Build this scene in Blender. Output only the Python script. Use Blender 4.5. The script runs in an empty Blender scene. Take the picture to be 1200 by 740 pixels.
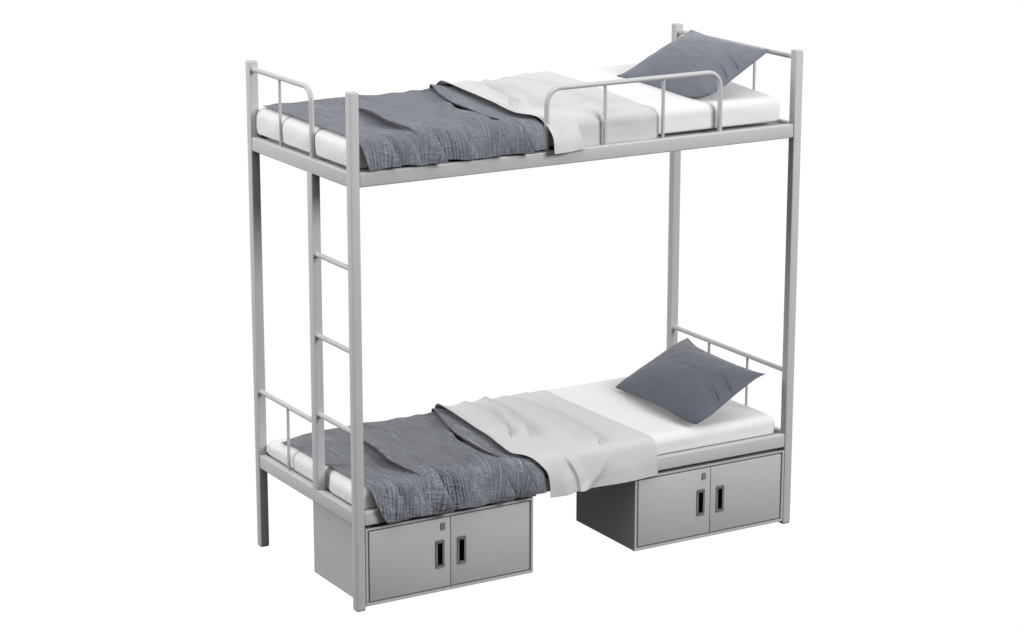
import bpy, bmesh, math
import numpy as np
from mathutils import Vector, Matrix

sc = bpy.context.scene
C = sc.collection
L, W, H, P = 2.0, 0.872, 1.957, 0.037          # bed length, depth, post height, post width (metres)

# ------------------------------------------------------------------ helpers
def tag(o, label=None, cat=None, group=None, kind=None):
    for k, v in (('label', label), ('category', cat), ('group', group), ('kind', kind)):
        if v: o[k] = v
    return o

def empty(name, loc):
    o = bpy.data.objects.new(name, None); C.objects.link(o); o.location = loc
    o.empty_display_size = 0.1
    return o

def link(name, me, mat, parent=None, smooth=True):
    if mat:
        for m in (mat if isinstance(mat, (list, tuple)) else [mat]): me.materials.append(m)
    if smooth:
        for p in me.polygons: p.use_smooth = True
    o = bpy.data.objects.new(name, me); C.objects.link(o)
    if parent:
        o.parent = parent
        o.matrix_parent_inverse = world_mat(parent).inverted()
    return o

def world_mat(o):
    m = Matrix.Translation(o.location)
    if o.parent: m = world_mat(o.parent) @ o.matrix_parent_inverse @ m
    return m

def from_bm(name, bm, mat, parent=None, sharp=35):
    for f in bm.faces: f.smooth = True
    me = bpy.data.meshes.new(name)
    bm.to_mesh(me); bm.free()
    o = link(name, me, mat, parent)
    if sharp:
        me.set_sharp_from_angle(angle=math.radians(sharp))
    return o

def bm_box(bm, x0, x1, y0, y1, z0, z1, bev=0.0, seg=2):
    r = bmesh.ops.create_cube(bm, size=1)
    vs = r['verts']
    for v in vs:
        v.co = Vector((x0 + (v.co.x + .5) * (x1 - x0), y0 + (v.co.y + .5) * (y1 - y0), z0 + (v.co.z + .5) * (z1 - z0)))
    if bev:
        es = list({e for v in vs for e in v.link_edges})
        bmesh.ops.bevel(bm, geom=es, offset=bev, segments=seg, profile=.5, affect='EDGES')

def box(name, x0, x1, y0, y1, z0, z1, mat, parent=None, bev=.003, seg=3):
    bm = bmesh.new(); bm_box(bm, x0, x1, y0, y1, z0, z1, bev, seg)
    return from_bm(name, bm, mat, parent, sharp=50)

def bm_tube(bm, pts, r, n=20):
    """round tube swept along a list of points"""
    pts = [Vector(p) for p in pts]
    rings = []
    t0 = (pts[1] - pts[0]).normalized()
    ref = Vector((0, 0, 1)) if abs(t0.z) < .9 else Vector((1, 0, 0))
    nrm = (ref - t0 * ref.dot(t0)).normalized()
    for i, p in enumerate(pts):
        if i == 0: t = (pts[1] - p).normalized()
        elif i == len(pts) - 1: t = (p - pts[-2]).normalized()
        else: t = ((pts[i + 1] - p).normalized() + (p - pts[i - 1]).normalized()).normalized()
        nrm = (nrm - t * nrm.dot(t)).normalized()
        b = t.cross(nrm)
        rings.append([bm.verts.new(p + (nrm * math.cos(2 * math.pi * k / n) + b * math.sin(2 * math.pi * k / n)) * r) for k in range(n)])
    for a, b in zip(rings, rings[1:]):
        for k in range(n):
            bm.faces.new((a[k], a[(k + 1) % n], b[(k + 1) % n], b[k]))
    bm.faces.new(list(reversed(rings[0]))); bm.faces.new(rings[-1])

def weld(bm, c, axis, r):
    """small weld bead ring where a tube meets a post"""
    n, m = 20, 8
    ax = Vector(axis); ref = Vector((0, 0, 1)) if abs(ax.z) < .9 else Vector((1, 0, 0))
    u = ref.cross(ax).normalized(); w = ax.cross(u)
    g = []
    for i in range(n):
        a = 2 * math.pi * i / n
        d = u * math.cos(a) + w * math.sin(a)
        g.append([bm.verts.new(Vector(c) + d * (r + .0018 * math.cos(2 * math.pi * j / m)) + ax * .0018 * math.sin(2 * math.pi * j / m)) for j in range(m)])
    for i in range(n):
        for j in range(m):
            bm.faces.new((g[i][j], g[(i + 1) % n][j], g[(i + 1) % n][(j + 1) % m], g[i][(j + 1) % m]))

def tube(name, pts, r, mat, parent=None, n=20, welds=()):
    bm = bmesh.new(); bm_tube(bm, pts, r, n)
    for c, ax in welds: weld(bm, c, ax, r)
    bmesh.ops.recalc_face_normals(bm, faces=bm.faces)
    return from_bm(name, bm, mat, parent, sharp=50)

def arc(c, r, a0, a1, ua, ub, n=12):
    c, ua, ub = Vector(c), Vector(ua), Vector(ub)
    return [c + ua * r * math.cos(a0 + (a1 - a0) * i / n) + ub * r * math.sin(a0 + (a1 - a0) * i / n) for i in range(n + 1)]

# ------------------------------------------------------------------ numpy noise
def hash2(i, j, seed):
    h = np.sin(i * 127.1 + j * 311.7 + seed * 74.7) * 43758.5453
    return h - np.floor(h)
def noise(x, y, seed=0):
    i, j = np.floor(x), np.floor(y); fx, fy = x - i, y - j
    fx = fx * fx * (3 - 2 * fx); fy = fy * fy * (3 - 2 * fy)
    a = hash2(i, j, seed); b = hash2(i + 1, j, seed); c = hash2(i, j + 1, seed); d = hash2(i + 1, j + 1, seed)
    return (a + (b - a) * fx + (c - a) * fy + (a - b - c + d) * fx * fy) * 2 - 1
def fbm(x, y, seed=0, o=3):
    s, a = 0, 1
    for k in range(o):
        s = s + a * noise(x * 2 ** k, y * 2 ** k, seed + k * 13); a *= .5
    return s
def sm(e0, e1, x):
    t = np.clip((x - e0) / (e1 - e0), 0, 1); return t * t * (3 - 2 * t)

# ------------------------------------------------------------------ materials
def mat_new(name):
    m = bpy.data.materials.new(name); m.use_nodes = True
    nt = m.node_tree; return m, nt, nt.nodes['Principled BSDF']
def N(nt, t, **kw):
    n = nt.nodes.new(t)
    for k, v in kw.items(): setattr(n, k, v)
    return n

def mat_paint(name, col, rough=.42, var=.03):
    m, nt, b = mat_new(name)
    tc = N(nt, 'ShaderNodeTexCoord')
    n1 = N(nt, 'ShaderNodeTexNoise'); n1.inputs['Scale'].default_value = 6; n1.inputs['Detail'].default_value = 4
    n2 = N(nt, 'ShaderNodeTexNoise'); n2.inputs['Scale'].default_value = 420; n2.inputs['Detail'].default_value = 2
    nt.links.new(tc.outputs['Object'], n1.inputs['Vector']); nt.links.new(tc.outputs['Object'], n2.inputs['Vector'])
    r = N(nt, 'ShaderNodeMapRange'); r.inputs['To Min'].default_value = 1 - var; r.inputs['To Max'].default_value = 1 + var
    nt.links.new(n1.outputs['Fac'], r.inputs['Value'])
    mul = N(nt, 'ShaderNodeVectorMath', operation='SCALE'); mul.inputs[0].default_value = col
    nt.links.new(r.outputs[0], mul.inputs['Scale']); nt.links.new(mul.outputs[0], b.inputs['Base Color'])
    bp = N(nt, 'ShaderNodeBump'); bp.inputs['Strength'].default_value = .06; bp.inputs['Distance'].default_value = .001
    nt.links.new(n2.outputs['Fac'], bp.inputs['Height']); nt.links.new(bp.outputs[0], b.inputs['Normal'])
    b.inputs['Roughness'].default_value = rough
    b.inputs['Specular IOR Level'].default_value = .4
    return m

def mat_fabric(name, col, col2, scale=900, bump=.15, streak=0.0, rough=.9, hem=None):
    """woven cloth: fine threads across each other (UV in metres), streaks along the bed's width"""
    m, nt, b = mat_new(name)
    uv = N(nt, 'ShaderNodeUVMap')
    def tex(sx, sy, detail=2, dist=0):
        mp = N(nt, 'ShaderNodeMapping'); mp.inputs['Scale'].default_value = (sx, sy, 1)
        nt.links.new(uv.outputs[0], mp.inputs['Vector'])
        n = N(nt, 'ShaderNodeTexNoise'); n.inputs['Scale'].default_value = 1; n.inputs['Detail'].default_value = detail
        n.inputs['Distortion'].default_value = dist
        nt.links.new(mp.outputs[0], n.inputs['Vector']); return n.outputs['Fac']
    def math_(op, a, c, d=None):
        n = N(nt, 'ShaderNodeMath', operation=op)
        for i, q in enumerate((a, c)):
            if isinstance(q, (int, float)): n.inputs[i].default_value = q
            else: nt.links.new(q, n.inputs[i])
        return n.outputs[0]
    warp = tex(scale, scale / 12); weft = tex(scale / 12, scale)
    wv = math_('ADD', warp, weft)
    fac = math_('MULTIPLY', math_('SUBTRACT', wv, .75), 1.6)
    height = wv
    if streak:
        s1 = tex(380, 7, 2, .3)
        st = math_('POWER', s1, 3.0)
        st = math_('MULTIPLY', st, 3.2)
        fac = math_('ADD', math_('MULTIPLY', fac, .45), math_('MULTIPLY', st, streak))
        th = math_('POWER', tex(330, 5, 1, .6), 9.0)                   # sparse pale slub threads
        fac = math_('ADD', fac, math_('MULTIPLY', th, 42 * streak))
        if hem is not None:                                            # open gauze grid woven into the border band
            sp = N(nt, 'ShaderNodeSeparateXYZ'); nt.links.new(uv.outputs[0], sp.inputs[0])
            mr = N(nt, 'ShaderNodeMapRange'); mr.inputs['From Min'].default_value = hem + .09; mr.inputs['From Max'].default_value = hem - .03
            nt.links.new(sp.outputs[1], mr.inputs['Value'])
            big = tex(11, 9, 1); mk = math_('MULTIPLY', mr.outputs[0], math_('MULTIPLY', math_('SUBTRACT', big, .25), 2.4))
            mk = math_('MINIMUM', math_('MAXIMUM', mk, 0.0), 1.0)
            g1 = math_('POWER', tex(330, 16, 1, .4), 4.0); g2 = math_('POWER', tex(40, 330, 1, .4), 4.0)
            g = math_('MULTIPLY', math_('ADD', g1, g2), 2.6)
            fac = math_('ADD', fac, math_('MULTIPLY', g, mk))
            height = math_('ADD', height, math_('MULTIPLY', g, mk))
        height = math_('ADD', height, math_('MULTIPLY', s1, 1.2))
    mx = N(nt, 'ShaderNodeMix', data_type='RGBA'); mx.clamp_factor = True
    mx.inputs[6].default_value = (*col, 1); mx.inputs[7].default_value = (*col2, 1)
    nt.links.new(fac, mx.inputs[0]); nt.links.new(mx.outputs[2], b.inputs['Base Color'])
    bp = N(nt, 'ShaderNodeBump'); bp.inputs['Strength'].default_value = bump; bp.inputs['Distance'].default_value = .002
    nt.links.new(height, bp.inputs['Height']); nt.links.new(bp.outputs[0], b.inputs['Normal'])
    b.inputs['Roughness'].default_value = rough
    b.inputs['Specular IOR Level'].default_value = .25
    b.inputs['Sheen Weight'].default_value = .12; b.inputs['Sheen Roughness'].default_value = .5
    return m

M_metal = mat_paint('grey_powder_coat', (.46, .46, .465))
M_cab = mat_paint('grey_cabinet_paint', (.42, .42, .425), .5)
M_plate = mat_paint('handle_grey', (.17, .175, .18), .4)
M_black = mat_paint('black_recess', (.004, .004, .004), .6)
M_black.node_tree.nodes['Principled BSDF'].inputs['Specular IOR Level'].default_value = .05
M_lock = mat_paint('lock_metal', (.2, .2, .21), .3)
M_board = mat_paint('bed_board_grey', (.3, .3, .3), .7)
M_matt = mat_fabric('white_mattress_cover', (.66, .655, .66), (.69, .685, .69), 700, .05)
M_sheet = mat_fabric('off_white_sheet', (.485, .483, .488), (.55, .548, .552), 650, .1)
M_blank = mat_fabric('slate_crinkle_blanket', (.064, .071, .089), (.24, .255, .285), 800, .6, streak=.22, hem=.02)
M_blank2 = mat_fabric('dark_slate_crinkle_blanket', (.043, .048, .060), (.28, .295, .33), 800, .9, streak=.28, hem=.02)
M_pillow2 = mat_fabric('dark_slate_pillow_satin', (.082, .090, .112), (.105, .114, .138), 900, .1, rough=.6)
M_pillow = mat_fabric('slate_pillow_satin', (.115, .127, .155), (.145, .157, .185), 900, .1, rough=.6)

# ------------------------------------------------------------------ the bed
bed = tag(empty('bunk_bed', (L / 2, W / 2, 0)), 'grey steel two-tier bunk bed with ladder and guard rail carrying both mattresses', 'bunk bed')
ZUT, ZUB, ZLT, ZLB = 1.665, 1.610, .387, .3305
E_ = .002
for x0 in (0, L - P):
    for y0 in (0, W - P):
        bm = bmesh.new(); bm_box(bm, x0, x0 + P, y0, y0 + P, .003, H, .0045, 4)
        po = from_bm('post', bm, M_metal, bed, 50)
        box('end_cap', x0 + .006, x0 + P - .006, y0 + .006, y0 + P - .006, H - .0015, H + .0004, M_metal, po, .0003, 1)
        box('foot_cap', x0 + .0015, x0 + P - .0015, y0 + .0015, y0 + P - .0015, 0, .0025, M_board, po, .0005, 1)
for zt, zb in ((ZUT, ZUB), (ZLT, ZLB)):
    for y0, y1 in ((E_, .030), (W - .030, W - E_)):
        box('side_rail', P, L - P, y0, y1, zb, zt, M_metal, bed, .006, 4)
    for x0, x1 in ((E_, .030), (L - .030, L - E_)):
        box('end_beam', x0, x1, P, W - P, zb, zt, M_metal, bed, .006, 4)
    box('bed_board', .0305, L - .0305, .0305, W - .0305, zt - .022, zt - .010, M_board, bed, .001, 1)
    for k in range(5):                                  # cross slats below the board
        x = .25 + k * .375
        box('slat', x - .02, x + .02, .0305, W - .0305, zt - .045, zt - .0225, M_metal, bed, .002, 1)
X = P / 2
RT, RR = .0098, .0058                                   # big tube / thin rod radii
# ladder
ladder = box('ladder_post', E_ - .001, .0365, .319, .3605, ZLT - .002, ZUB + .002, M_metal, bed, .0045, 4)
for z in (1.305, .993, .685):
    tube('rung', [(X, P - .002, z), (X, .3195, z)], RT, M_metal, bed, welds=[((X, .3185, z), (0, 1, 0)), ((X, P + .0005, z), (0, 1, 0))])
# foot end, upper: tube from back post bending down to the beam
zt, yb, r = 1.925, .344, .055
pts = [(X, W - P + .002, zt)] + arc((X, yb + r, zt - r), r, math.pi / 2, math.pi, (0, 1, 0), (0, 0, 1)) + [(X, yb, ZUT - .002)]
er = tube('end_rail', pts, RT, M_metal, bed, welds=[((X, W - P - .0005, zt), (0, 1, 0)), ((X, yb, ZUT + .0005), (0, 0, 1))])
tube('upright', [(X, .610, ZUT - .002), (X, .610, zt - .004)], RR, M_metal, er, 14)
# foot end, lower: tube from back post to ladder post
zl = .645
er = tube('end_rail', [(X, W - P + .002, zl), (X, .360, zl)], RT, M_metal, bed, welds=[((X, W - P - .0005, zl), (0, 1, 0))])
tube('upright', [(X, .600, ZLT - .002), (X, .600, zl - .004)], RR, M_metal, er, 14)
# head end, both tiers: full tube with two uprights
for zr, z0 in ((1.926, ZUT), (.645, ZLT)):
    er = tube('end_rail', [(L - X, W - P + .002, zr), (L - X, P - .002, zr)], RT, M_metal, bed, welds=[((L - X, W - P - .0005, zr), (0, 1, 0))])
    for y in (.576, .300):
        tube('upright', [(L - X, y, z0 - .002), (L - X, y, zr - .004)], RR, M_metal, er, 14)
# guard rail on the long side of the upper bunk
gx0, gx1, gz, r = .830, 1.616, 1.899, .060
pts = [(gx0, X, ZUT - .002)] + arc((gx0 + r, X, gz - r), r, math.pi, math.pi / 2, (1, 0, 0), (0, 0, 1)) \
    + arc((gx1 - r, X, gz - r), r, math.pi / 2, 0, (1, 0, 0), (0, 0, 1)) + [(gx1, X, ZUT - .002)]
gr = tube('guard_rail', pts, RT, M_metal, bed, welds=[((gx0, X, ZUT + .0005), (0, 0, 1)), ((gx1, X, ZUT + .0005), (0, 0, 1))])
for x in (1.088, 1.351):
    tube('upright', [(x, X, ZUT - .002), (x, X, gz - .004)], RR + .0012, M_metal, gr, 14)

# ------------------------------------------------------------------ mattresses
def ztop(x, y, tier):
    """the upper mattress rises towards the wall side and the pillow"""
    return sm(.0, .70, y) * (.006 + .032 * sm(.85, 1.3, x)) if tier == 'up' else -.020 * sm(.60, .84, y) * sm(1.0, .88, x)
def mattress(x0, x1, y0, y1, z0, z1, tier, pinches, label):
    r = .034
    def cuts(a, b, fine=.008, coarse=.022):
        m = [a + i * fine for i in range(int(.06 / fine) + 1)]
        inner = list(np.arange(m[-1] + coarse, b - .06 - coarse * .5, coarse))
        e = [b - i * fine for i in range(int(.06 / fine) + 1)][::-1]
        return np.array(m + inner + e)
    xs, ys = cuts(x0, x1), cuts(y0, y1)
    zs = np.array(sorted(set(np.round(np.r_[np.linspace(z0, z0 + .014, 5), np.linspace(z0 + .014, z1, 15)], 5))))
    verts, faces, idx = [], [], {}
    def vid(p):
        k = tuple(round(c, 5) for c in p)
        if k not in idx: idx[k] = len(verts); verts.append(p)
        return idx[k]
    def sheet(A, B, f, flip):
        for i in range(len(A) - 1):
            for j in range(len(B) - 1):
                q = [vid(f(A[i], B[j])), vid(f(A[i + 1], B[j])), vid(f(A[i + 1], B[j + 1])), vid(f(A[i], B[j + 1]))]
                faces.append(q[::-1] if flip else q)
    sheet(xs, ys, lambda a, b: (a, b, z1), False); sheet(xs, ys, lambda a, b: (a, b, z0), True)
    sheet(xs, zs, lambda a, b: (a, y0, b), False); sheet(xs, zs, lambda a, b: (a, y1, b), True)
    sheet(ys, zs, lambda a, b: (x0, a, b), True); sheet(ys, zs, lambda a, b: (x1, a, b), False)
    V = np.array(verts, float)
    rb = .012
    lo = np.array([x0 + r, y0 + r, z0 + rb]); hi = np.array([x1 - r, y1 - r, z1 - r])
    inner = np.clip(V, lo, hi); rz = np.where(V[:, 2] < (z0 + z1) / 2, rb, r)
    rr = np.stack([np.full(len(V), r), np.full(len(V), r), rz], -1)
    d = (V - inner) / rr; n = np.linalg.norm(d, axis=1, keepdims=True)
    V = inner + d / np.maximum(n, 1e-9) * rr
    x, y, z = V.T.copy()
    h = (z - z0) / (z1 - z0)
    side = np.sin(np.pi * np.clip(h, 0, 1))
    # plump sides, slightly wavy
    endL, endR = sm(x0 + .09, x0, x), sm(x1 - .09, x1, x)
    V[:, 0] += (-endL + endR) * side * (.008 + .003 * fbm(y * 9, z * 9, 5))
    fr = sm(y0 + .08, y0, y); bk = sm(y1 - .08, y1, y)
    V[:, 1] += (-fr + bk) * side * (.003 + .003 * fbm(x * 7, z * 9, 8))
    for yb, w, a in pinches:                             # the bars press into the end of the mattress
        V[:, 0] += endL * (.9 * a + .006) * np.exp(-((y - yb) / w) ** 2) * (.35 + .65 * side)
    V[:, 2] += sm(.3, 1, h) * (ztop(x, y, tier) + .0015 * fbm(x * 3.1, y * 3.3, 3 if tier == 'up' else 9))
    me = bpy.data.meshes.new('mattress'); me.from_pydata(V.tolist(), [], faces)
    uvl = me.uv_layers.new(name='UVMap')
    li = np.empty(len(me.loops), dtype=np.int32); me.loops.foreach_get('vertex_index', li)
    vv = V[li]; uvl.data.foreach_set('uv', np.column_stack([vv[:, 0] + .37 * vv[:, 2], vv[:, 1] + .71 * vv[:, 2]]).ravel())
    o = link('mattress', me, M_matt)
    tag(o, label, 'mattress', 'mattresses on the two bunks')
    return o
mattress(.029, 1.932, .0455, .862, ZUT + .003, 1.771, 'up', [(.622, .013, .010), (.360, .016, .012)],
         'white rounded mattress on the upper bunk behind the curved guard rail')
mattress(.038, 1.940, .033, .848, ZLT - .009, .463, 'low', [(.610, .013, .008), (.332, .040, .018)],
         'white rounded mattress on the lower bunk above the two cabinets')

# ------------------------------------------------------------------ cloth
class Path:
    """profile of a cloth lying across the mattress: v = y on the flat, running on down over the front edge"""
    def __init__(s, pts):
        p = np.array(pts, float)
        t = np.arange(len(p)); tt = np.linspace(0, len(p) - 1, 900)
        def cr(c):
            i = np.clip(np.floor(tt).astype(int), 0, len(p) - 2); f = tt - i
            a = c[np.clip(i - 1, 0, len(p) - 1)]; b = c[i]; d = c[i + 1]; e = c[np.clip(i + 2, 0, len(p) - 1)]
            return .5 * (2 * b + (d - a) * f + (2 * a - 5 * b + 4 * d - e) * f ** 2 + (3 * b - a - 3 * d + e) * f ** 3)
        s.y, s.z = cr(p[:, 0]), cr(p[:, 1])
        ds = np.r_[0, np.cumsum(np.hypot(np.diff(s.y), np.diff(s.z)))]
        k = np.argmin(abs(s.y - .4)); s.v = (s.y[k] + ds[k]) - ds
        s.v, s.y, s.z = s.v[::-1], s.y[::-1], s.z[::-1]
        s.v0, s.v1 = s.v[0], s.v[-1]
    def at(s, v):
        y, z = np.interp(v, s.v, s.y), np.interp(v, s.v, s.z)
        e = .004
        dy = np.interp(v + e, s.v, s.y) - np.interp(v - e, s.v, s.y); dz = np.interp(v + e, s.v, s.z) - np.interp(v - e, s.v, s.z)
        l = np.hypot(dy, dz) + 1e-9
        return y, z, -dz / l, dy / l

def spline(pl, k=5):
    p = np.array(pl, float); o = []
    for i in range(len(p) - 1):
        a, b, c, d = p[max(i - 1, 0)], p[i], p[i + 1], p[min(i + 2, len(p) - 1)]
        for f in np.arange(k) / k:
            o.append(.5 * (2 * b + (c - a) * f + (2 * a - 5 * b + 4 * c - d) * f * f + (3 * b - a - 3 * c + d) * f ** 3))
    return [tuple(q) for q in o] + [tuple(p[-1])]

def ridge(x, v, pl):
    """signed distance (positive towards +x) and 0..1 position along a polyline given back to front"""
    best = np.full(x.shape, 9.0); sg = np.ones(x.shape); tt = np.zeros(x.shape)
    pl = spline(pl); n = len(pl) - 1
    for i in range(n):
        (ax, av), (bx, bv) = pl[i], pl[i + 1]
        dx, dv = bx - ax, bv - av; l2 = dx * dx + dv * dv
        t = np.clip(((x - ax) * dx + (v - av) * dv) / l2, 0, 1)
        d = np.hypot(x - ax - t * dx, v - av - t * dv)
        s_ = np.sign(dx * (v - av) - dv * (x - ax))
        m = d < best
        best = np.where(m, d, best); sg = np.where(m, s_, sg); tt = np.where(m, (i + t) / n, tt)
    return best * sg, tt

def cloth(name, path, xl, xr, vmin, vmax, disp, nx, nv, thick, mat, parent=None, lift=lambda x, y: 0 * x):
    a = np.linspace(0, 1, nx)[None, :]; s_ = np.linspace(0, 1, nv)[:, None]
    top = xl(.8 + 0 * a) + a * (xr(.8 + 0 * a) - xl(.8 + 0 * a)); low = xl(-.1 + 0 * a) + a * (xr(-.1 + 0 * a) - xl(-.1 + 0 * a))
    v = vmax(top) + s_ * (vmin(low) - vmax(top))
    x = xl(v) + a * (xr(v) - xl(v))
    hn, dx, dv, dy = disp(x, v, a + 0 * v)
    vv = v + dv
    y, z, ny, nz = path.at(np.clip(vv, path.v0, path.v1))
    Xp = x + dx; Yp = y + ny * hn + dy; Zp = z + nz * hn + lift(Xp, Yp)
    V = np.stack([Xp, Yp, Zp], -1).reshape(-1, 3)
    i = np.arange(nv - 1)[:, None] * nx + np.arange(nx - 1)[None, :]
    F = np.stack([i, i + nx, i + nx + 1, i + 1], -1).reshape(-1, 4)
    me = bpy.data.meshes.new(name); me.from_pydata(V.tolist(), [], F.tolist())
    uvl = me.uv_layers.new(name='UVMap')
    li = np.empty(len(me.loops), dtype=np.int32); me.loops.foreach_get('vertex_index', li)
    UV = np.stack([x, v], -1).reshape(-1, 2)[li]
    uvl.data.foreach_set('uv', UV.ravel())
    o = link(name, me, mat, parent)
    sol = o.modifiers.new('thickness', 'SOLIDIFY'); sol.thickness = thick; sol.offset = -1
    return o

def lerp_fn(pts):
    p = np.array(sorted(pts)); 
    def f(v):
        # smooth interpolation of x against v
        n = 400; g = np.linspace(p[0, 0], p[-1, 0], n); y = np.interp(g, p[:, 0], p[:, 1])
        k = np.ones(15) / 15; yp = np.r_[np.full(7, y[0]), y, np.full(7, y[-1])]; y = np.convolve(yp, k, 'valid')
        return np.interp(v, g, y)
    return f

R3 = [(.785, .84), (.768, .74), (.712, .58), (.676, .43), (.660, .30), (.660, .18), (.675, .05)]
def blanket_disp(tier, seed, fine=True):
    up = tier == 'up'
    R1 = [(.322, .74), (.308, .50), (.295, .357), (.272, .208), (.272, .10), (.29, .0)]
    R2 = [(.715, .72), (.700, .62), (.665, .48), (.585, .33), (.49, .18)]
    R5 = [(.675, .58), (.635, .42), (.585, .24), (.562, .10), (.580, .02), (.612, -.06), (.660, -.15)]
    R6 = [(.40, .36), (.340, .18), (.310, .07), (.325, .00), (.350, -.06), (.395, -.15)]
    R7 = [(.72, .18), (.685, .06), (.695, .0), (.720, -.06), (.765, -.15)]
    R8 = [(.18, .26), (.145, .10), (.150, .02), (.175, -.05), (.215, -.15)]
    R9 = [(.50, .26), (.450, .10), (.462, .02), (.495, -.05), (.545, -.15)]
    R12 = [(.26, .20), (.235, .08), (.245, .0), (.275, -.07), (.31, -.15)]
    R10 = [(.16, .80), (.155, .60), (.15, .42)]
    R11 = [(.44, .86), (.46, .66), (.45, .5)]
    def f(x, v, a):
        h = .008 + .0025 * fbm(x * 5, v * 4, seed, 2)
        dx = 0 * x; dy = 0 * x; dv = 0 * x; calm = 0 * x + 1
        def step(pl, A, wide, lip, t0=.12, t1=.8):
            nonlocal h, dx, calm
            d, t = ridge(x, v, pl)
            g = sm(0, t0, t) * sm(1, t1, t)
            e = np.where(d > 0, np.exp(-np.maximum(d, 0) / wide), sm(-.008, 0, d))
            h = h + A * g * e - .003 * g * np.exp(-((d + .03) / .022) ** 2)
            dx = dx - lip * g * np.where(d > 0, np.exp(-(d / .035) ** 2), sm(-.004, 0, d))      # lip leans over
            dx = dx + lip * 1.3 * g * np.exp(-((d + .008) / .004) ** 2)                         # tucked in underneath
            calm = calm * (1 - g * np.exp(-(d / .016) ** 2))
        def soft(pl, A, wr, wl, t0=.2, t1=.8):
            nonlocal h
            d, t = ridge(x, v, pl)
            g = sm(0, t0, t) * sm(1, t1, t)
            h = h + A * g * np.where(d > 0, np.exp(-(d / wr) ** 2), np.exp(-(d / wl) ** 2))
        step(R1, .027, .05, .022, .40, .62)
        step(R3, .025, .10, .026, .14, .66)
        soft(R2, .017, .012, .034, .10, .7)
        soft(R10, .006, .03, .02); soft(R11, .006, .035, .02)
        # folds that tumble over the front edge: long slope on the left, overhanging crest on the right
        for pl, A in ((R5, .038), (R6, .034), (R7, .028), (R8, .016), (R9, .006), (R12, .005)):
            d, t = ridge(x, v, pl)
            g = sm(.03, .50, t) * (1 - .65 * sm(-.075, -.125, v))
            h = h + A * g * np.where(d > 0, sm(.010, 0, d), np.exp(d / .034)) - .5 * A * g * np.exp(-((d - .020) / .018) ** 2)
            dx = dx + .75 * A * g * np.where(d < 0, np.exp(d / .02), sm(.010, 0, d))
            calm = calm * (1 - .7 * g * np.exp(-(d / .012) ** 2))
        drape = sm(.05, -.08, v)
        h = h + drape * (.012 + .006 * fbm(x * 12, v * 6, seed + 3, 2))
        if up: h = h - drape * .004
        h = h + .0018 * sm(.6, .8, v) * np.sin(x * 38 + 4 * np.sin(x * 9))
        dy = dy + .016 * sm(-.095, -.15 if not up else -.13, v)            # the hem turns in
        if fine:
            # crinkle of the cloth, lines running along v
            patch = np.clip(noise(x * 8, v * 7, 31) + .55, 0, 1) * sm(.17, .05, v) * (1 - .6 * sm(-.09, -.12, v))
            amp = .0005 + (.0050 if not up else .0024) * patch
            wob = .010 * noise(x * 14, v * 10, 40) + .02 * noise(x * 4, v * 3, 41)
            cr = np.sin((x + wob * .5) * 2 * math.pi / .0125 + 1.6 * noise(x * 25, v * 7, 42)) * (.6 + .4 * noise(x * 40, v * 12, 43))
            cr2 = noise(x * 150, v * 9, 44) * .7 + noise(x * 60, v * 150, 45) * .45 * (1 + patch)
            h = h + calm * amp * (cr + cr2)
        return h, dx, dv, dy
    return f

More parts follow.
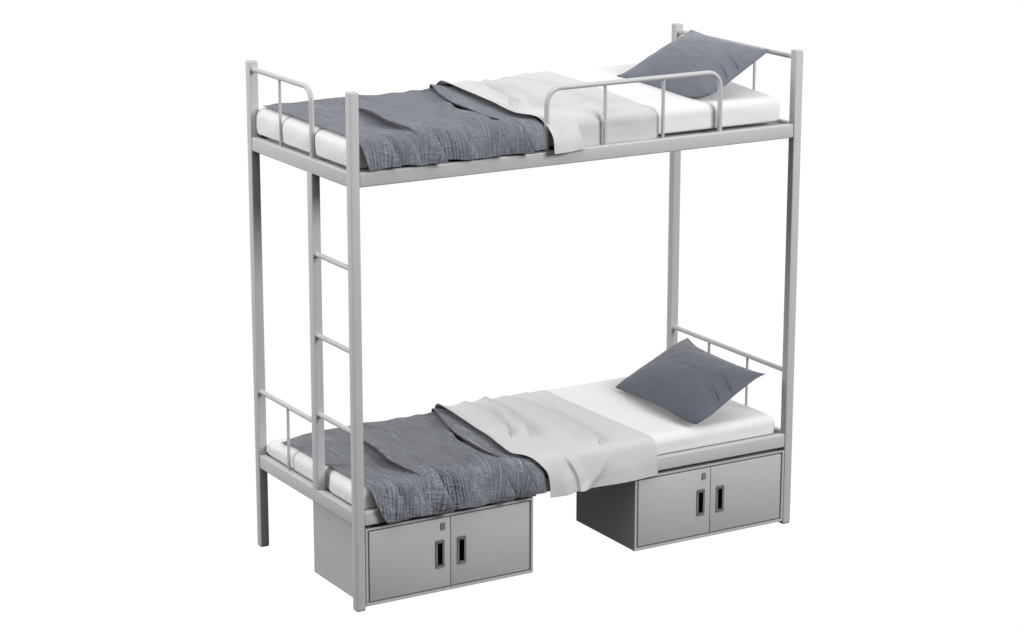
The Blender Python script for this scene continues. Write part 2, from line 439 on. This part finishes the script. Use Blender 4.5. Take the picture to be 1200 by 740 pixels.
def sheet_disp(tier, seed):
    up = tier == 'up'
    S1 = [(1.02, .84), (1.00, .74), (.965, .56), (.93, .42), (.885, .22)]
    S2 = [(1.08, .82), (1.09, .70), (1.105, .56), (1.114, .35), (1.095, .12), (1.085, .04)]
    S3 = [(.925, .86), (.90, .70), (.87, .52), (.835, .36), (.80, .24)]
    S4 = [(.90, .03), (.93, -.02), (.955, -.07), (.965, -.13)]
    S5 = [(1.10, .05), (1.08, -.03), (1.03, -.09), (.975, -.135)]
    S6 = [(1.22, .85), (1.205, .7), (1.18, .50), (1.16, .34)]
    def f(x, v, a):
        under = blanket_disp(tier, 7 if up else 2, fine=False)(x, v, a)[0]     # lies on the blanket, then settles on the mattress
        wgt = sm(.97, .885, x)
        h = .0045 + .002 * fbm(x * 4, v * 3, seed, 2) + wgt * (under + .007) + .009 * (1 - sm(0, .06, a)) * sm(-.06, .02, v) * sm(.9, .7, v)
        dx = 0 * x; dy = 0 * x; dv = 0 * x
        for pl, A, wr, wl in ((S1, .032, .005, .020), (S2, .032, .005, .024), (S3, .024, .006, .02), (S6, .009, .012, .03)):
            d, t = ridge(x, v, pl)
            g = sm(0, .12, t) * sm(1, .80, t) * (1 - .45 * sm(.6, .82, v))
            h = h + A * g * np.where(d > 0, np.exp(-(d / wr) ** 2), np.exp(-np.abs(d) / wl)) - .2 * A * g * np.exp(-((d - 2.2 * wr) / wr) ** 2)
            dx = dx + .5 * A * g * np.exp(-(d / .012) ** 2)
        if not up:
            for pl, A, wr, wl in ((S4, .014, .03, .010), (S5, .011, .02, .02)):
                d, t = ridge(x, v, pl)
                g = sm(0, .3, t)
                h = h + A * g * np.where(d > 0, np.exp(-(d / wr) ** 2), np.exp(-(d / wl) ** 2))
            h = h + .004 * sm(-.02, -.12, v) * np.sin(x * 22 + .5)
        else:
            front = sm(.045, .0, v)
            h = h * (1 - .75 * front * sm(.96, 1.0, x))
            # loose flap that hangs outside the rail beside the guard's left leg
            lim = .968 - .25 * np.clip(v, -.12, 0)
            flap = sm(lim + .012, lim - .004, x)
            py, ps = P_up.at(v), P_ups.at(v)
            out = np.clip((.06 - v) / .16, 0, 1.1)
            dy = dy + flap * (py[0] - ps[0] - .012 * sm(.06, -.02, v) - .004 * out)
            # pinched between the guard uprights
            for xb in (1.088,):
                dy = dy + .004 * front * np.exp(-((x - xb) / .012) ** 2)
            dy = dy - .003 * front * np.sin((x - .98) * 28) * (1 - flap)
        h = h + .0001 * noise(x * 160, v * 160, seed + 6)
        return h, dx, dv, dy
    return f

def top_pts(ys, z): return [(y, z(y)) for y in ys]
YS = [.795, .70, .60, .50, .40, .30, .20, .13]
low_z = lambda y: .4645
up_z = lambda y: 1.7725
def lift_low(x, y): return ztop(x, y, 'low')
P_low = Path([(.853, .39), (.851, .420), (.845, .440), (.833, .455), (.818, .462)] + top_pts(YS, low_z) +
             [(.085, .4645), (.050, .4640), (.028, .4605), (.012, .448), (.002, .420), (-.006, .380), (-.008, .345), (-.009, .30), (-.009, .26)])
P_up = Path([(.867, 1.70), (.865, 1.73), (.859, 1.748), (.847, 1.763), (.832, 1.770)] + top_pts(YS, up_z) +
            [(.085, 1.7725), (.060, 1.770), (.040, 1.763), (.024, 1.750), (.013, 1.730), (.006, 1.702), (.003, 1.67), (.002, 1.62)])
P_ups = Path([(.867, 1.70), (.865, 1.73), (.859, 1.748), (.847, 1.763), (.832, 1.770)] + top_pts(YS, up_z) +
             [(.085, 1.7725), (.067, 1.771), (.051, 1.765), (.041, 1.752), (.037, 1.735), (.0355, 1.70), (.0355, 1.66), (.0355, 1.62)])

def lift_up(x, y): return ztop(x, y, 'up')

def vz(path, z):                                         # v where the front of the path comes down to height z
    m = path.y < .1
    return float(np.interp(z, path.z[m], path.v[m]))

def hem_fn(base, amp, k, ph):
    return lambda x: base + amp * np.sin(x * k + ph) + amp * .5 * np.sin(x * k * 2.3 + ph * 2)

bxl = lerp_fn([(-.2, .150), (-.13, .135), (-.09, .105), (-.05, .085), (.0, .070), (.1, .060), (.4, .055), (.7, .052), (.9, .055)])
bxr = lerp_fn([(-.2, .812), (-.10, .812), (-.05, .808), (.0, .80), (.06, .80), (.15, .83), (.5, .86), (.9, .90)])
bxl_u = lerp_fn([(-.2, .10), (-.12, .088), (-.08, .075), (-.04, .062), (.0, .052), (.1, .045), (.4, .045), (.7, .046), (.9, .05)])
bxr_u = lerp_fn([(-.2, .822), (-.10, .808), (-.05, .812), (.0, .818), (.05, .815), (.15, .83), (.5, .86), (.9, .90)])
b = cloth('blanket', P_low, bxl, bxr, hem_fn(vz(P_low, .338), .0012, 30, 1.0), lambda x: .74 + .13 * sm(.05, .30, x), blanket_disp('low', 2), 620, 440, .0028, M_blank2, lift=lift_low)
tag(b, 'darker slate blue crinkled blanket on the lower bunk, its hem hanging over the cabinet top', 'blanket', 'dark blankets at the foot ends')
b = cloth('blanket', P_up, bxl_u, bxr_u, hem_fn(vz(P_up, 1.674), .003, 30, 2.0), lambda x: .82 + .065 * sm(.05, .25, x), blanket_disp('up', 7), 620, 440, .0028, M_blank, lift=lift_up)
tag(b, 'lighter slate blue crinkled blanket on the upper bunk, its hem stopping at the rail', 'blanket', 'dark blankets at the foot ends')

sxl = lerp_fn([(-.2, .826), (-.12, .824), (-.08, .822), (-.04, .818), (-.015, .806), (.01, .775), (.035, .735), (.07, .714), (.12, .710), (.2, .718), (.3, .732), (.5, .745), (.65, .752), (.78, .775), (.83, .80), (.9, .84)])
sxr = lerp_fn([(-.2, 1.335), (-.05, 1.333), (.05, 1.328), (.3, 1.318), (.6, 1.31), (.9, 1.312)])
s = cloth('sheet', P_low, sxl, sxr, hem_fn(vz(P_low, .318), .0015, 9, .4), lambda x: .875 + 0 * x, sheet_disp('low', 4), 320, 400, .0022, M_sheet, lift=lift_low)
tag(s, 'pale grey folded sheet across the lower bunk, draped down in front of the rail', 'sheet', 'pale sheets folded over the blankets')
sxl_u = lerp_fn([(-.2, .852), (-.12, .830), (-.08, .830), (-.05, .830), (.0, .832), (.025, .830), (.05, .812), (.08, .775), (.12, .757), (.2, .757), (.3, .765), (.5, .79), (.65, .80), (.78, .80), (.83, .81), (.9, .84)])
sxr_u = lerp_fn([(-.2, 1.345), (-.05, 1.343), (.05, 1.336), (.3, 1.325), (.6, 1.32), (.9, 1.325)])
hem_u = lambda x: vz(P_ups, 1.662) + (vz(P_ups, 1.662) - vz(P_ups, 1.662)) * sm(1.0, .988, x)
s = cloth('sheet', P_ups, sxl_u, sxr_u, hem_u, lambda x: .885 + 0 * x, sheet_disp('up', 11), 320, 400, .0022, M_sheet, lift=lift_up)
tag(s, 'pale grey folded sheet across the upper bunk, tucked behind the guard rail', 'sheet', 'pale sheets folded over the blankets')

# ------------------------------------------------------------------ pillows
def pillow(A, B, C_, D, seed, sag, mat, label):
    """A,B: lower edge (wall side, front side), C_,D: upper edge (front side, wall side)"""
    A, B, C_, D = [np.array(p, float) for p in (A, B, C_, D)]
    n = 150
    g = np.sin(np.linspace(-1, 1, n) * math.pi / 2)
    g = .6 * g + .4 * np.linspace(-1, 1, n)
    u, v = np.meshgrid(g, g)                              # u: wall -> front, v: lower -> upper
    uu = u * (1 - .055 * (1 - v ** 2)); vv = v * (1 - .065 * (1 - u ** 2))
    vv = vv - sag * (1 - u ** 2) * sm(0, 1, v) ** 2
    # the corner resting on the mattress front is blunt
    q = sm(-.2, .6, u) * sm(-.2, .6, -v)
    k_ = 1 - .15 * q * np.abs(u * v) ** 3
    uu = uu * k_; vv = vv * k_
    s, t = (uu + 1) / 2, (vv + 1) / 2
    S, T = s[..., None], t[..., None]
    base = (1 - S) * (1 - T) * A + S * (1 - T) * B + S * T * C_ + (1 - S) * T * D
    nrm = np.cross(B - A, D - A); nrm /= np.linalg.norm(nrm)
    if nrm[2] < 0: nrm = -nrm
    prof = (np.clip(1 - u ** 2, 0, 1) ** .62) * (np.clip(1 - v ** 2, 0, 1) ** .62)
    crease = 0
    # creases by the front/upper side, radiating from the corners
    for (u0, v0, u1, v1, a, w) in ((.99, .10, .50, .36, .010, .06), (.99, -.24, .62, -.02, .011, .045), (.97, .30, .60, .55, .004, .06),
                                   (.62, -.30, .30, .10, .003, .05), (.9, .92, .45, .5, .003, .09)):
        L2 = (u1 - u0) ** 2 + (v1 - v0) ** 2
        q = np.clip(((u - u0) * (u1 - u0) + (v - v0) * (v1 - v0)) / L2, 0, 1)
        sd = ((u - u0) * (v1 - v0) - (v - v0) * (u1 - u0)) / math.sqrt(L2)
        dd = np.hypot(u - u0 - q * (u1 - u0), v - v0 - q * (v1 - v0))
        crease = crease + a * (1 - q) ** .8 * (np.exp(-(dd / w) ** 2) * np.where(sd > 0, -1, .5))
    hgt = .078 * prof
    top = hgt + crease * np.minimum(prof * 3, 1) + .003 * fbm(u * 2.2 + seed, v * 2.2, seed, 3) * prof
    bot = -.045 * prof
    top = top + .0016 * fbm(u * 7 + seed, v * 5 + u * 3, seed + 2, 3) * np.minimum(prof * 4, 1)
    edge = (.010 * np.sin(u * 3.0 + seed) * np.abs(v) ** 8)[..., None]
    Pt = base + nrm * (top + .0015)[..., None] + nrm * edge
    Pb = base + nrm * (bot - .0015)[..., None] + nrm * edge
    V = np.concatenate([Pt.reshape(-1, 3), Pb.reshape(-1, 3)])
    i = (np.arange(n - 1)[:, None] * n + np.arange(n - 1)[None, :])
    Ft = np.stack([i, i + n, i + n + 1, i + 1], -1).reshape(-1, 4)
    if True: Fb = Ft[:, ::-1] + n * n
    ring = [k for k in range(n)] + [k * n + n - 1 for k in range(1, n)] + [(n - 1) * n + k for k in range(n - 2, -1, -1)] + [k * n for k in range(n - 2, 0, -1)]
    Fs = [[ring[k], ring[(k + 1) % len(ring)], ring[(k + 1) % len(ring)] + n * n, ring[k] + n * n] for k in range(len(ring))]
    me = bpy.data.meshes.new('pillow'); me.from_pydata(V.tolist(), [], Ft.tolist() + Fb.tolist() + Fs)
    bm = bmesh.new(); bm.from_mesh(me); bmesh.ops.recalc_face_normals(bm, faces=bm.faces); bm.to_mesh(me); bm.free()
    uvl = me.uv_layers.new(name='UVMap')
    li = np.empty(len(me.loops), dtype=np.int32); me.loops.foreach_get('vertex_index', li)
    st = np.concatenate([np.stack([s * .62, t * .42], -1).reshape(-1, 2)] * 2)[li]
    uvl.data.foreach_set('uv', st.ravel())
    o = link('pillow', me, mat); tag(o, label, 'pillow', 'slate pillows leaning on the head rails')
    # piping seam round the edge
    bm = bmesh.new(); pr = (Pt + Pb).reshape(-1, 3)[ring] / 2
    pts = [tuple(p) for p in pr[::3]] + [tuple(pr[0])]
    bm_tube(bm, pts, .0022, 8)
    from_bm('seam', bm, mat, o, 0)
    return o
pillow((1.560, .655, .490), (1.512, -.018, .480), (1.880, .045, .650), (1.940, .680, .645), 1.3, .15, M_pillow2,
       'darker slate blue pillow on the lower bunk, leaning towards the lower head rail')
pillow((1.525, .605, 1.802), (1.575, .055, 1.776), (1.897, .090, 1.947), (1.895, .625, 1.957), 4.1, .02, M_pillow,
       'lighter slate blue pillow on the upper bunk, leaning on the top head rail')

# ------------------------------------------------------------------ storage cabinets
def cabinet(x0, x1, label):
    z0, z1, y0, y1 = .0146, .3215, .001, .437
    root = tag(empty('storage_cabinet', ((x0 + x1) / 2, (y0 + y1) / 2, z0)), label, 'cabinet', 'steel cabinets under the lower bunk')
    bm = bmesh.new(); bm_box(bm, x0, x1, y0, y1, z0, z1)
    bm.faces.ensure_lookup_table()
    f = min(bm.faces, key=lambda q: q.calc_center_median().y)
    bmesh.ops.inset_region(bm, faces=[f], thickness=.0145)
    r = bmesh.ops.extrude_face_region(bm, geom=[f])
    bmesh.ops.translate(bm, verts=[g for g in r['geom'] if isinstance(g, bmesh.types.BMVert)], vec=(0, .02, 0))
    bmesh.ops.delete(bm, geom=[f], context='FACES')
    f = max(bm.faces, key=lambda q: q.calc_center_median().z)
    bmesh.ops.inset_region(bm, faces=[f], thickness=.004)
    bmesh.ops.translate(bm, verts=list(f.verts), vec=(0, 0, -.012))
    bmesh.ops.recalc_face_normals(bm, faces=bm.faces)
    bmesh.ops.bevel(bm, geom=[e for e in bm.edges if e.calc_face_angle(0) > .5], offset=.0012, segments=2, affect='EDGES')
    from_bm('body', bm, M_cab, root, 40)
    xm = (x0 + x1) / 2 - .0015
    for k, (a, b_) in enumerate(((x0 + .0165, xm - .0014), (xm + .0014, x1 - .0165))):
        door = box('door', a, b_, y0 + .001, y0 + .016, z0 + .0165, z1 - .0165, M_cab, root, .0012, 2)
        hc = (xm - .047) if k == 0 else (xm + .047)
        hz = .166
        # recessed pull: rim with a shallow slot coloured black
        bm = bmesh.new(); bm_box(bm, hc - .0195, hc + .0195, y0 - .0022, y0 + .0015, hz - .056, hz + .056)
        f = min(bm.faces, key=lambda q: q.calc_center_median().y)
        ed = [e for e in bm.edges if abs(e.verts[0].co.y - e.verts[1].co.y) > .002]
        bmesh.ops.bevel(bm, geom=ed, offset=.004, segments=3, affect='EDGES')
        f = min(bm.faces, key=lambda q: q.calc_center_median().y)
        bmesh.ops.inset_region(bm, faces=[f], thickness=.0125)
        for q_ in f.verts: q_.co.z += .004 * (1 if q_.co.z < hz else -1)
        ins = min(bm.faces, key=lambda q: (round(q.calc_center_median().y, 5), abs(q.calc_center_median().x - hc) + abs(q.calc_center_median().z - hz)))
        r = bmesh.ops.extrude_face_region(bm, geom=[ins])
        nv_ = [g for g in r['geom'] if isinstance(g, bmesh.types.BMVert)]
        bmesh.ops.translate(bm, verts=nv_, vec=(0, .0032, 0))
        for g in r['geom']:
            if isinstance(g, bmesh.types.BMFace): g.material_index = 1
        for v in nv_:
            for q in v.link_faces: q.material_index = 1
        bmesh.ops.delete(bm, geom=[ins], context='FACES')
        bmesh.ops.recalc_face_normals(bm, faces=bm.faces)
        from_bm('handle', bm, [M_plate, M_black], door, 40)
        if k == 0:
            lx, lz = xm - .0335, .275
            bm = bmesh.new(); bm_box(bm, lx - .0092, lx + .0092, y0 - .0035, y0 + .0008, lz - .0138, lz + .0138)
            bmesh.ops.bevel(bm, geom=[e for e in bm.edges if abs(e.verts[0].co.y - e.verts[1].co.y) > .002], offset=.0028, segments=3, affect='EDGES')
            bmesh.ops.recalc_face_normals(bm, faces=bm.faces)
            bm_box(bm, lx + .0020, lx + .0060, y0 - .0043, y0 - .0030, lz - .0095, lz + .0095)
            from_bm('lock', bm, M_lock, door, 40)
    return root
cabinet(.0388, .766, 'low grey two-door cabinet under the dark blanket, beside the ladder end')
cabinet(1.235, L - P - .0015, 'low grey two-door cabinet under the pillow end, its left side in deep shade')

# ------------------------------------------------------------------ camera
cam = bpy.data.cameras.new('camera'); co = bpy.data.objects.new('camera', cam); C.objects.link(co)
yaw, pitch, roll = map(math.radians, (-30.6851, -14.53, .0391))
fw = Vector((math.sin(-yaw) * math.cos(pitch), math.cos(yaw) * math.cos(pitch), math.sin(pitch)))
rt = fw.cross(Vector((0, 0, 1))).normalized(); upv = rt.cross(fw)
r2 = rt * math.cos(roll) + upv * math.sin(roll); u2 = upv * math.cos(roll) - rt * math.sin(roll)
co.matrix_world = Matrix(((r2.x, u2.x, -fw.x, -4.1205), (r2.y, u2.y, -fw.y, -8.072), (r2.z, u2.z, -fw.z, 3.4887), (0, 0, 0, 1)))
cam.sensor_width = 36; cam.lens = 3026.6 / 1200 * 36
cam.clip_start = .1; cam.clip_end = 500
sc.camera = co

# ------------------------------------------------------------------ light: directional world, white behind the bed + two added unseen area lights
w = bpy.data.worlds.new('World'); sc.world = w; w.use_nodes = True
nt = w.node_tree; bg = nt.nodes['Background']
tc = N(nt, 'ShaderNodeTexCoord')
dot = N(nt, 'ShaderNodeVectorMath', operation='DOT_PRODUCT'); dot.inputs[1].default_value = (math.sin(-yaw), math.cos(yaw), 0)
nt.links.new(tc.outputs['Generated'], dot.inputs[0])
wall = N(nt, 'ShaderNodeMapRange', interpolation_type='SMOOTHSTEP')      # world colour set white behind the bed, no real backdrop
wall.inputs['From Min'].default_value = .52; wall.inputs['From Max'].default_value = .74
nt.links.new(dot.outputs['Value'], wall.inputs['Value'])
sp = N(nt, 'ShaderNodeSeparateXYZ'); nt.links.new(tc.outputs['Generated'], sp.inputs[0])
rmp = N(nt, 'ShaderNodeValToRGB')
mr = N(nt, 'ShaderNodeMapRange'); mr.inputs['From Min'].default_value = -1; mr.inputs['From Max'].default_value = 1
nt.links.new(sp.outputs[2], mr.inputs['Value']); nt.links.new(mr.outputs[0], rmp.inputs['Fac'])
els = rmp.color_ramp.elements
STOPS = [(0, .01), (.46, .02), (.54, .10), (.70, .35), (.86, .85), (.93, 1.6), (1, 1.7)]
els[0].position, els[0].color = STOPS[0][0], (STOPS[0][1],) * 3 + (1,)
els[1].position, els[1].color = 1, (STOPS[-1][1],) * 3 + (1,)
for p_, v_ in STOPS[1:-1]:
    e = els.new(p_); e.color = (v_, v_, v_ * 1.005, 1)
mx = N(nt, 'ShaderNodeMix', data_type='RGBA'); mx.inputs[7].default_value = (1.02, 1.02, 1.02, 1)
nt.links.new(wall.outputs[0], mx.inputs[0]); nt.links.new(rmp.outputs[0], mx.inputs[6])
nt.links.new(mx.outputs[2], bg.inputs['Color']); bg.inputs['Strength'].default_value = 1.0

def area(name, loc, aim, sx, sy, power):
    l = bpy.data.lights.new(name, 'AREA'); l.shape = 'RECTANGLE'; l.size = sx; l.size_y = sy; l.energy = power
    o = bpy.data.objects.new(name, l); C.objects.link(o); o.location = loc
    o.rotation_euler = (Vector(aim) - Vector(loc)).to_track_quat('-Z', 'Y').to_euler()
    return o
area('added_light_front', (4.6, -8.2, 5.4), (1.0, .4, 1.0), 4.4, 3.0, 860)  # unseen area light added to brighten the front faces
area('added_light_side', (-5.2, 2.2, 3.6), (1.0, .4, 1.0), 2.8, 2.2, 300)  # unseen area light added to brighten the left-facing sides

vs = sc.view_settings
sc.display_settings.display_device = 'sRGB'
vs.view_transform = 'Standard'; vs.look = 'None'; vs.exposure = 0; vs.gamma = 1; vs.use_curve_mapping = False
